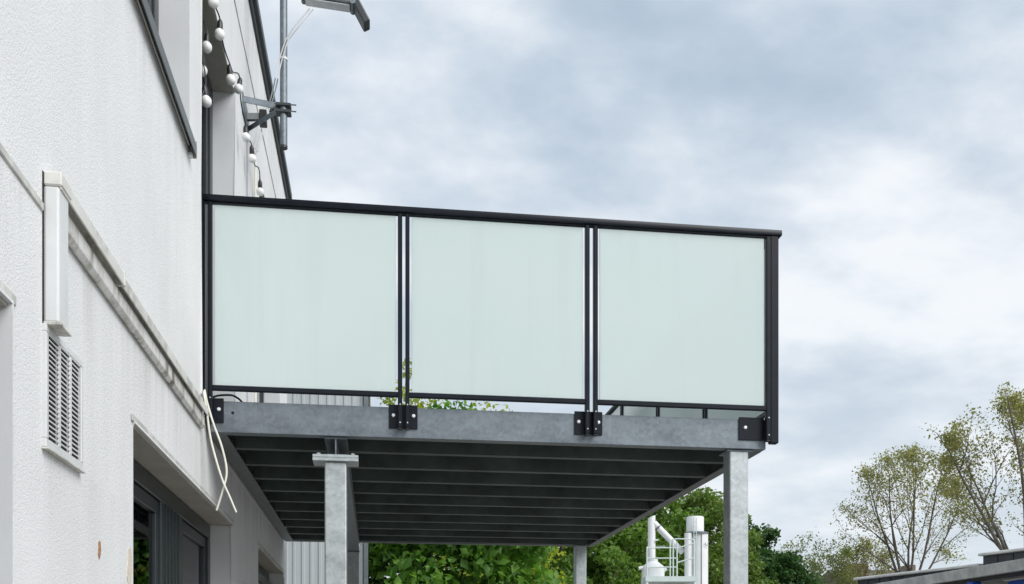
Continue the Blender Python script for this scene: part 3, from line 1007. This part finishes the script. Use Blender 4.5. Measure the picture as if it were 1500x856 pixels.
def string(label, bulbs, cord_pts):
    o = empty('string_light', bulbs[-1], label, 'string light', 'globe string lights on the upper wall')
    MB().tube(spline(cord_pts, 6), 0.0038, 6).build('cord', M['cable_black'], o, 0, True)
    rng = random.Random(3)
    for b in bulbs:
        m4 = T(b.x, b.y, b.z + 0.03) @ Matrix.Rotation(R(rng.uniform(-14, 14)), 4, 'X') @ Matrix.Rotation(R(rng.uniform(-8, 8)), 4, 'Y')
        s_ = inst('socket', sock_me, o, m4)
        inst('bulb', bulb_me, s_, m4)


bl = [at(x, y, X=-0.815) for x, y in ((313, 4), (322, 51), (337, 117), (350.5, 132), (360, 202), (369, 232), (381, 281))]
cord = [Vector((-.83, bl[0].y - .15, bl[0].z + .55))]
for i, b in enumerate(bl):
    cord.append(b + Vector((0, 0, 0.085)))
    if i < len(bl) - 1:
        m_ = (b + bl[i + 1]) / 2
        cord.append(Vector((m_.x - .01, m_.y, m_.z + 0.075)))
cord.append(bl[-1] + Vector((-.04, .25, -0.55)))
cord.append(Vector((XW + .006, bl[-1].y + .3, 3.2)))
string('globe string light sagging along the wall outside the balcony door head', bl, cord)
b2 = [at(303, 70, Y=5.42), at(301, 148.5, Y=5.34), at(296.5, 104, Y=5.5), at(297, 14, Y=5.55)]
b2 = [b2[3], b2[0], b2[2], b2[1]]
cord = [Vector((-.93, 5.75, 5.19)), Vector((-.93, 5.62, 5.15))] + [b + Vector((0, 0, 0.085)) for b in b2[1:]] + [Vector((-.93, 5.30, b2[3].z - .12)), Vector((XW - .02, 5.197, 4.2)), Vector((XW - .02, 5.195, 3.2))]
string('globe string light hanging down inside the balcony door opening', b2[1:], cord)
for lab, x0_, dy in (('thin grey cable running down the wall by the balcony door', 364, 0.0), ('pale cable running down the wall beneath the lamp bracket', 375, 0.0)):
    a = at(x0_, 205 if x0_ == 364 else 222, X=XW + 0.012)
    tag(MB().tube([(XW + .008, a.y, a.z), (XW + .010, a.y, (a.z + 3) / 2), (XW + .006, a.y + .01, 3.0)], 0.007 if x0_ == 364 else 0.010, 8).build('wall_cable', M['cable_grey' if x0_ == 364 else 'cable_white'], None, 0, True), lab, 'cable')

# ------------------------------------------------------------------ profiled metal building behind
Wh = empty('metal_clad_building', (-2.2, 15.0, 0), 'white profiled metal clad building seen past the corner under the balcony', 'building')
YH = 14.0
XH1 = at(533, 800, Y=YH).x
MB().box(-5.0, XH1 - 0.03, YH + 0.05, 17, 0, 6.0).build('wall', M['tin_shaded'], Wh)
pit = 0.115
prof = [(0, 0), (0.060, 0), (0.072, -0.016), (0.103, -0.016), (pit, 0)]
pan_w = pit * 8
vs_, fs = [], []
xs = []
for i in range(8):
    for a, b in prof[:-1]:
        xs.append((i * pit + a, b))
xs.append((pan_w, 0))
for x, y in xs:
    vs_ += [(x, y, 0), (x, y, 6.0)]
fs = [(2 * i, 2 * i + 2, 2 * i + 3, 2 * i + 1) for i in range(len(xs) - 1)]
pm = MB().add(vs_, fs).mesh('cladding_sheet', M['tin_shaded'])
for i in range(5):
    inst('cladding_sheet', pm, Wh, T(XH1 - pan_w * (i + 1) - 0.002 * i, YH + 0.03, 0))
MB().box(XH1 - .001, XH1 + 0.06, YH - .03, YH + 0.10, 0, 6.0).build('corner_trim', M['galv_dull'], Wh)
MB().box(-5.0, XH1 + 0.08, YH - .05, 17.05, 6.002, 6.14).build('roof_edge', M['fascia_grey'], Wh, 0.01)

# ------------------------------------------------------------------ process tank with platform
DT = 30.0
K = DT / FPX
tb = at(930 + 430 / 7.377, 981, d=DT)
Tm = T(tb.x, tb.y, 0) @ Matrix.Rotation(-YAW, 4, 'Z')
Tk = empty('filter_tank', (tb.x, tb.y, 0), 'white industrial filter tank with pipes and railed platform in front of the trees', 'tank')
lx = lambda zx: (zx - 430) / 7.377 * K
lz = lambda zy: EYE + (HOR - 740 - zy / 7.377) * K


def tk(mb, name, mat, parent=None, smooth=True, bevel=0):
    mb.v = [tuple(Tm @ Vector(v)) for v in mb.v]
    return mb.build(name, mat, parent or Tk, bevel, smooth)


r1 = (lx(790) - lx(590)) / 2
tk(MB().lathe([(0, 0), (r1, 0), (r1, lz(318)), (0, lz(318))], 28, (lx(690), 0, 0)), 'tower', M['tank'])
tk(MB().lathe([(0, lz(316)), ((lx(800) - lx(540)) / 2, lz(316)), ((lx(800) - lx(540)) / 2, lz(300)), (0, lz(300))], 28, (lx(665), 0, 0)), 'flange', M['galv'])
r2 = (lx(745) - lx(556)) / 2
tk(MB().lathe([(0, lz(302)), (r2, lz(302)), (r2, lz(142)), (r2 * .93, lz(130)), (0, lz(128))], 28, (lx(650), 0, 0)), 'upper_drum', M['tank'])
tk(MB().lathe([(0, 0), (lx(600) / 1.0 - lx(560), 0), (lx(600) - lx(560), lz(318)), (0, lz(318))], 16, (lx(560), -.25, 0)), 'side_pipe', M['tank'])
r3 = (lx(222) - lx(140)) / 2
pz = [(lx(140) + 0, 0)]
pp = MB().tube([(lx(181), 0, lz(620)), (lx(181), 0, lz(128))], r3, 20)
for i, v in enumerate(pp.v):                                           # oblique cut at the top
    if v[2] > lz(300):
        pp.v[i] = (v[0], v[1], lz(128) + (v[0] - lx(181)) * 0.42)
tk(pp, 'vent_pipe', M['tank'])
tk(MB().tube([(lx(205), 0, lz(196)), (lx(520), 0, lz(515))], 0.10, 16), 'diagonal_pipe', M['tank'])
tk(MB().tube([(lx(245), 0, lz(236)), (lx(258), 0, lz(249))], 0.118, 16), 'pipe_collar', M['galv'])
r4 = (lx(320) - lx(75)) / 2
tk(MB().lathe([(0, 0), (r4, 0), (r4, lz(690)), (r4 * .95, lz(665)), (r3 * 1.25, lz(612)), (r3 * 1.25, lz(590)), (0, lz(590))], 28, (lx(197), 0, 0)), 'hopper', M['tank'])
tk(MB().tube([(lx(75) + .02, -.1, lz(680)), (lx(38), -.1, lz(690))], 0.055, 12), 'nozzle', M['tank'])
tk(MB().tube([(lx(300), -.1, lz(720)), (lx(335), -.1, lz(690))], 0.05, 12), 'nozzle', M['tank'])
tk(MB().tube([(lx(215), -.12, lz(385)), (lx(245), -.12, lz(385))], 0.025, 10), 'valve', M['tank'])
for zx, zy in ((765, 440), (765, 440)):
    pass
tk(MB().tube([(lx(742), -r1 * .99, lz(420)), (lx(742), -r1 * 1.06, lz(446)), (lx(776), -r1 * .95, lz(446)), (lx(776), -r1 * .80, lz(420))], .012, 6), 'grab_handle', M['galv_dull'])
tk(MB().box(lx(694), lx(704), -r1 - .008, -r1 + .01, 0, lz(325)), 'seam_strip', M['galv_dull'], None, False)
for a, b in (((640, 160), (640, 1200)), ((612, 160), (612, 1200))):
    tk(MB().tube([(lx(a[0]), -r1 - .10, lz(a[1])), (lx(b[0]), -r1 - .10, 0)], .012, 6), 'ladder_rail', M['tank_rail'])
for i in range(13):
    zz_ = lz(200 + i * 55)
    tk(MB().tube([(lx(612), -r1 - .10, zz_), (lx(640), -r1 - .10, zz_)], .009, 6), 'ladder_rung', M['tank_rail'])
# platform and guard rails
yf = -0.75
MB_p = MB().box(lx(80), lx(610), yf, 0.3, lz(850), lz(795))
pl = tk(MB_p, 'platform', M['tank_rail'], None, False)
for x in (95, 340, 372, 412, 592):
    top = {95: 492, 340: 412, 372: 412, 412: 432, 592: 405}[x]
    tk(MB().tube([(lx(x), yf + .03, lz(850)), (lx(x), yf + .03, lz(top))], .022, 8), 'rail_post', M['tank_rail'], pl)
for zy in (495, 605, 700):
    tk(MB().tube([(lx(95), yf + .03, lz(zy)), (lx(412), yf + .03, lz(zy - 2))], .019, 8), 'guard_rail', M['tank_rail'], pl)
tk(MB().tube([(lx(340), yf + .03, lz(414)), (lx(420), yf + .03, lz(398)), (lx(592), yf + .03, lz(408))], .019, 8), 'guard_rail', M['tank_rail'], pl)
tk(MB().tube([(lx(412), yf + .03, lz(650)), (lx(592), yf + .03, lz(600))], .019, 8), 'guard_rail', M['tank_rail'], pl)
tk(MB().tube([(lx(412), yf + .03, lz(500)), (lx(592), yf + .03, lz(445))], .019, 8), 'guard_rail', M['tank_rail'], pl)
tk(MB().tube([(lx(95), yf + .03, lz(492)), (lx(150), .25, lz(440)), (lx(340), .25, lz(436))], .019, 8), 'guard_rail', M['tank_rail'], pl)
for x in (95, 600):
    tk(MB().tube([(lx(x), yf + .06, 0), (lx(x), yf + .06, lz(852))], .05, 8), 'platform_leg', M['tank_rail'], pl)

# ------------------------------------------------------------------ garages with stepped white roof edges
g1 = at(1254, 848, d=13.7)
g2 = at(1500, 806, d=11.3)
gd = Vector((g2.x - g1.x, g2.y - g1.y, 0)).normalized()
gn = Vector((gd.y, -gd.x, 0))
if gn.x < 0: gn = -gn                                                  # away from the camera side
u1a = at(1254, 848, d=13.7)
u1b = at(1432, 827, d=11.83)
L1 = (u1b - u1a).xy.length
units = [(-2.6, -0.03, 2.755, 'dark garage with white roof edge, lowest and farthest of the stepped row'),
         (0.0, L1, 2.865, 'dark garage with white roof edge, middle step of the row'),
         (L1 + 0.02, L1 + 3.4, 2.985, 'dark garage with white roof edge, highest step of the row')]
for a, b, zt_, lab in units:
    base = u1a + gd * a
    ga = empty('garage', (base.x, base.y, 0), lab, 'garage', 'stepped garages behind the carport')
    ang = math.atan2(gd.y, gd.x)
    m4 = T(base.x, base.y, 0) @ Matrix.Rotation(ang, 4, 'Z')
    side = 1 if (Matrix.Rotation(ang, 3, 'Z') @ Vector((0, 1, 0))).dot(gn) > 0 else -1
    Lg = b - a

    def gb(x0, x1, y0, y1, z0, z1, name, mat, parent=None, bev=0.0):
        ya, yb = sorted((y0 * side, y1 * side))
        mb = MB().box(x0, x1, ya, yb, z0, z1)
        mb.v = [tuple(m4 @ Vector(v)) for v in mb.v]
        return mb.build(name, mat, parent or ga, bev)
    gb(0, Lg, 0.06, 5.0, 0, zt_ - .05, 'wall', M['fascia_grey'])
    gb(0.15, Lg - 0.15, 0.035, 0.059, 0.02, 2.1, 'door', M['dark_under'])
    gb(-0.03, Lg - .002, -0.03, 5.0, zt_ - 0.035, zt_, 'roof_edge', M['membrane'], None, 0.008)
    n = max(3, int(Lg / 0.2))
    for i in range(n):
        gb(i * Lg / n + .006, (i + 1) * Lg / n - .006, 0.02, 0.058, zt_ - 0.33, zt_ - 0.037, 'fascia_panel', M['slate'], None, 0.004)

# carport in front with mottled grey eave and blue post
cp = empty('carport', (6.6, 8.2, 0), 'low carport roof with mottled grey eave and blue post', 'carport')
XC = 5.78
Y0c, Y1c = 4.6, 11.35
zE = EYE + 1.0
MB().box(XC, XC + 0.05, Y0c, Y1c, zE - 0.105, zE).build('eave_board', M['fascia_grey'], cp, 0.004)
MB().add([(XC + .051, Y0c, zE - .02), (XC + 1.25, Y0c, zE - .06), (XC + 1.25, 10.0, zE - .06), (XC + .051, Y1c, zE - .02),
          (XC + .051, Y0c, zE - .002), (XC + 1.25, Y0c, zE - .042), (XC + 1.25, 10.0, zE - .042), (XC + .051, Y1c, zE - .002)],
         [(3, 2, 1, 0), (4, 5, 6, 7), (0, 1, 5, 4), (1, 2, 6, 5), (2, 3, 7, 6), (3, 0, 4, 7)]).build('roof', M['fascia_grey'], cp)
MB().box(XC + .055, XC + .11, Y0c, Y1c, zE - 0.135, zE - .021).build('eave_dark_strip', M['dark_under'], cp)  # dark strip filling the band below the eave board
for yy in (9.05, 5.2, 11.2):
    MB().box(XC + .03, XC + .13, yy, yy + .10, 0, zE - .136).build('post', M['blue'], cp, 0.006)
MB().box(XC + 1.1, XC + 1.2, Y0c, 9.9, 0, zE - .07).build('rear_wall', M['dark_under'], cp)
bc = empty('blue_container', (6.35, 7.4, 0), 'blue steel container with pale capped rim under the carport', 'container')
MB().box(5.98, 6.8, 5.2, 8.75, 0.0, 2.44).build('body', M['blue'], bc, 0.01)
for i in range(22):
    MB().box(5.955, 5.982, 5.24 + i * .16, 5.31 + i * .16, 0.1, 2.40).build('rib', M['blue'], bc, 0.006)
MB().box(5.95, 5.99, 5.18, 8.77, 2.441, 2.458).build('rim', M['membrane'], bc, 0.004)

# ------------------------------------------------------------------ distant house
hb = at(1315, 981, d=47)
hm = T(hb.x, hb.y, 0) @ Matrix.Rotation(-YAW, 4, 'Z')
Hs = empty('brown_house', (hb.x, hb.y, 0), 'distant brown house roof with chimney behind the garages and bare trees', 'house')
kh = 47 / FPX
hx = lambda p: (p - 1315) * kh
hz = lambda p: EYE + (HOR - p) * kh


def hs(mb, name, mat, parent=None):
    mb.v = [tuple(hm @ Vector(v)) for v in mb.v]
    return mb.build(name, mat, parent or Hs)


hs(MB().box(hx(1238), hx(1392), 0.1, 6, 0, hz(852)), 'wall', M['brick'])
rf = MB()
a0, a1, rid = hx(1234), hx(1398), hz(826)
ez = hz(852)
rf.add([(a0, -.1, ez), (a1, -.1, ez), (a1, 6.3, ez), (a0, 6.3, ez), (a0 + .3, 3, rid), (a1 - 1.0, 3, rid)], [(3, 2, 1, 0), (0, 1, 5, 4), (2, 3, 4, 5), (1, 2, 5), (3, 0, 4)])
rfo = hs(rf, 'roof', M['rooftile'])
hs(MB().box(hx(1361), hx(1374), 2.6, 3.4, hz(845), hz(819)), 'chimney', M['brick'], rfo)
hs(MB().box(hx(1236), hx(1262), -0.9, 0.095, 0, hz(829)), 'annex', M['brick'])

# ------------------------------------------------------------------ trees


def leaves_mesh(name, C_, size, mat, rng, up=0.35, aspect=0.62):
    n = len(C_)
    d = rng.normal(size=(n, 3))
    d /= np.linalg.norm(d, axis=1)[:, None]
    nrm = rng.normal(size=(n, 3)) + np.array([0, 0, up * 2])
    s_ = np.cross(d, nrm)
    s_ /= (np.linalg.norm(s_, axis=1)[:, None] + 1e-9)
    nn = np.cross(s_, d)
    sz = size * rng.uniform(0.45, 1.5, n)[:, None]
    P = np.empty((n, 4, 3))
    P[:, 0] = C_ - d * sz * .5
    P[:, 1] = C_ + s_ * sz * aspect * .5 + nn * sz * .12
    P[:, 2] = C_ + d * sz * .5
    P[:, 3] = C_ - s_ * sz * aspect * .5 + nn * sz * .12
    me = bpy.data.meshes.new(name)
    me.vertices.add(n * 4)
    me.vertices.foreach_set('co', P.reshape(-1).astype(np.float32))
    idx = np.arange(n) * 4
    tri = np.stack([idx, idx + 1, idx + 2, idx, idx + 2, idx + 3], 1).reshape(-1)
    me.loops.add(len(tri))
    me.loops.foreach_set('vertex_index', tri.astype(np.int32))
    me.polygons.add(n * 2)
    me.polygons.foreach_set('loop_start', np.arange(0, n * 6, 3).astype(np.int32))
    me.polygons.foreach_set('loop_total', np.full(n * 2, 3, np.int32))
    me.update(calc_edges=True)
    me.validate()
    me.materials.append(mat)
    return me


def dense_tree(px, d, top_py, rx, zbot, mat, label, seed, leaf, nleaf, nclump, clump_r, r0=None):
    rng = np.random.default_rng(seed)
    b = at(px, HOR, d=d)
    ztop = EYE + (HOR - top_py) / FPX * d
    root = empty('leafy_tree', (b.x, b.y, 0), label, 'tree', 'leafy trees behind the balcony')
    cz, rz = (ztop + zbot) / 2, (ztop - zbot) / 2
    # clump centres: fill the crown volume, denser near its skin, narrower towards the top
    cs = []
    while len(cs) < nclump:
        v = rng.uniform(-1, 1, 3)
        q = np.linalg.norm(v)
        if q > 1 or q < 0.35:
            continue
        w = 1 - 0.30 * max(0, v[2])
        cs.append((b.x + v[0] * rx * w, b.y + v[1] * rx * w, cz + v[2] * (rz - clump_r * .6)))
    cs = np.array(cs)
    which = rng.integers(0, nclump, nleaf)
    cr_ = clump_r * rng.uniform(0.55, 1.25, nclump)
    off = rng.normal(size=(nleaf, 3))
    off /= np.linalg.norm(off, axis=1)[:, None]
    rad = rng.uniform(0, 1, nleaf) ** 0.45
    pos = cs[which] + off * (rad * cr_[which])[:, None] * np.array([1, 1, 0.72])
    cro = bpy.data.objects.new('crown', leaves_mesh('crown', pos, leaf, mat, rng))
    col.objects.link(cro)
    reg(cro, root)
    cro['kind'] = 'stuff'
    rr = random.Random(seed)
    tm = MB()
    th = zbot + rz * .9
    r0 = r0 or max(.10, rx * .075)
    trunk_pts = [Vector((b.x + rr.uniform(-.1, .1) * i, b.y + rr.uniform(-.1, .1) * i, -0.05 + th * i / 5)) for i in range(6)]
    tm.tube(trunk_pts, [r0 * (1 - .13 * i) for i in range(6)], 10)
    for c in cs[rng.choice(nclump, min(26, nclump), replace=False)]:
        s0 = trunk_pts[rr.randint(2, 5)]
        c = Vector(c)
        m_ = s0.lerp(c, .5) + Vector((rr.uniform(-.2, .2), rr.uniform(-.2, .2), rr.uniform(-.1, .3)))
        tm.tube([s0, m_, c], [r0 * .38, r0 * .2, r0 * .06], 6)
    tm.build('trunk', M['bark'], root, 0, True)
    return root


dense_tree(650, 16.0, 575, 1.65, 0.9, M['leaf_maple'], 'broad-leaved bright green tree close behind the balcony columns', 11, 0.15, 24000, 130, 0.50, 0.06)
dense_tree(600, 18.4, 500, 0.62, 3.4, M['leaf_spring'], 'yellow-green young tree showing through the railing gap', 12, 0.075, 2600, 70, 0.22, 0.03)
dense_tree(700, 22.0, 592, 1.7, 2.0, M['leaf_spring'], 'pale lime tree just topping the deck edge behind the railing', 13, 0.12, 9000, 60, 0.5)
dense_tree(845, 34.0, 690, 3.1, 1.5, M['leaf_mid'], 'mid-green tree rising behind the far column', 14, 0.15, 34000, 140, 0.65)
dense_tree(935, 36.0, 668, 2.6, 1.5, M['leaf_mid'], 'tall mid-green tree under the deck corner behind the tank', 15, 0.15, 30000, 120, 0.65)
dense_tree(1032, 37.0, 706, 2.3, 1.5, M['leaf_olive'], 'olive-green tree behind the white tank tower', 16, 0.15, 32000, 130, 0.6)
dense_tree(1100, 41.0, 742, 1.7, 1.5, M['leaf_dark'], 'dark green tree behind the front right column', 17, 0.16, 26000, 100, 0.6)
dense_tree(1138, 38.0, 786, 1.5, 1.5, M['leaf_dark'], 'dark green rounded tree sloping down beside the pale bushes', 18, 0.15, 22000, 90, 0.55)
dense_tree(780, 40.0, 660, 3.0, 1.5, M['leaf_dark'], 'dark tree mass behind the bright green tree', 19, 0.17, 26000, 110, 0.75)


def bare_tree(px, d, top_py, mid_py, half_px, spread, stems, label, seed, leafmat, leaf, nl, fork_z=2.2, rbase=0.13):
    rr = random.Random(seed)
    b = at(px, HOR, d=d)
    H = EYE + (HOR - top_py) / FPX * d
    root = empty('sparse_tree', (b.x, b.y, 0), label, 'tree', 'sparse spring trees beyond the garages')
    tm = MB()
    tips = []
    EC = Vector((b.x, b.y, EYE + (HOR - mid_py) / FPX * d))
    ER = half_px / FPX * d
    EZ = H - EC.z

    def outside(q):
        e_ = q - EC
        return (e_.x / ER) ** 2 + (e_.y / ER) ** 2 + (e_.z / (EZ if e_.z > 0 else EZ * 1.5)) ** 2 > 1

    def grow(p, dr, ln, r, k):
        if k < 3:
            for _ in range(4):
                if outside(p + dr * ln):
                    ln *= .68
            if ln < .08:
                tips.append((p, k))
                return
        n = (3, 4, 6, 8)[min(k, 3)]
        pts = [p]
        dd_ = dr.copy()
        for i in range(n):
            wob = 0.16 if k < 3 else 0.10
            dd_ = (dd_ + Vector((rr.uniform(-1, 1), rr.uniform(-1, 1), rr.uniform(-.5, .8))) * wob).normalized()
            pts.append(pts[-1] + dd_ * ln / n)
        tm.tube(pts, [max(.005, r * (1 - .82 * i / n)) for i in range(n + 1)], (3, 3, 5, 7)[min(k, 3)], False)
        if k <= 1:
            tips.extend((q, k) for q in pts[1:])
        if k == 0:
            return
        start = {3: 2, 2: 1, 1: 1}[min(k, 3)]
        for i in range(start, n + 1):
            if rr.random() > (0.92 if k > 1 else 0.8):
                continue
            dn = (pts[i] - pts[i - 1]).normalized()
            ax = dn.cross(Vector((rr.uniform(-1, 1), rr.uniform(-1, 1), rr.uniform(-1, 1)))).normalized()
            nd = Matrix.Rotation(R(rr.uniform(22, 52)), 3, ax) @ dn
            nd.z += 0.12
            f_ = (0.62 - 0.34 * i / n) * rr.uniform(.75, 1.2)
            rl = r * (1 - .82 * i / n)
            grow(pts[i], nd.normalized(), ln * f_, max(.005, rl * .62), k - 1)
    base = Vector((b.x, b.y, -.05))
    right = Vector((CA, -SA, 0))
    tm.tube([base, base + Vector((0, 0, fork_z * .5)), base + Vector((0, 0, fork_z))], [rbase * 1.7, rbase * 1.4, rbase * 1.35], 10)
    f = base + Vector((0, 0, fork_z))
    for i in range(stems):
        a = (i - (stems - 1) / 2) / max(1, (stems - 1) / 2) if stems > 1 else 0
        dr = (Vector((0, 0, 1)) + right * (a * spread) + Vector((SA, CA, 0)) * rr.uniform(-.2, .2)).normalized()
        ln = 0.5
        while ln < 14 and (not outside(f + dr * (ln + .1)) or (f + dr * ln).z < EC.z):
            ln += .1
        grow(f, dr, ln * rr.uniform(.9, 1.0), rbase * rr.uniform(.7, 1), 3)
    tm.build('trunk', M['bark'], root, 0, True)
    rng = np.random.default_rng(seed)
    tp = np.array([tuple(t) for t, k in tips])
    wgt = rng.uniform(0, 1, len(tp)) ** 1.5                            # some twigs in leaf, others nearly bare
    wgt /= wgt.sum()
    pick = rng.choice(len(tp), nl, p=wgt)
    pos = tp[pick] + rng.normal(size=(nl, 3)) * np.array([.14, .14, .12])
    cro = bpy.data.objects.new('crown', leaves_mesh('crown', pos, leaf, leafmat, rng))
    col.objects.link(cro)
    reg(cro, root)
    cro['kind'] = 'stuff'
    return root


bare_tree(1332, 40, 658, 765, 104, 0.40, 6, 'sparse multi-stemmed rounded tree with thin spring leaves behind the garage roofs', 21, M['leaf_sparse'], 0.085, 11000, 4.2, 0.085)
bare_tree(1500, 34, 568, 725, 135, 0.46, 6, 'tall sparse tree with yellow-green spring leaves behind the highest garage', 22, M['leaf_sparse'], 0.09, 17000, 4.2, 0.11)
bare_tree(1194, 42, 768, 845, 52, 0.30, 6, 'small pale bushy tree between the dark trees and the house', 23, M['leaf_pale_bush'], 0.09, 10000, 1.5, 0.045)
bare_tree(1268, 44, 788, 840, 45, 0.30, 6, 'small thin-leaved tree in front of the brown house', 24, M['leaf_sparse'], 0.09, 6500, 1.5, 0.045)
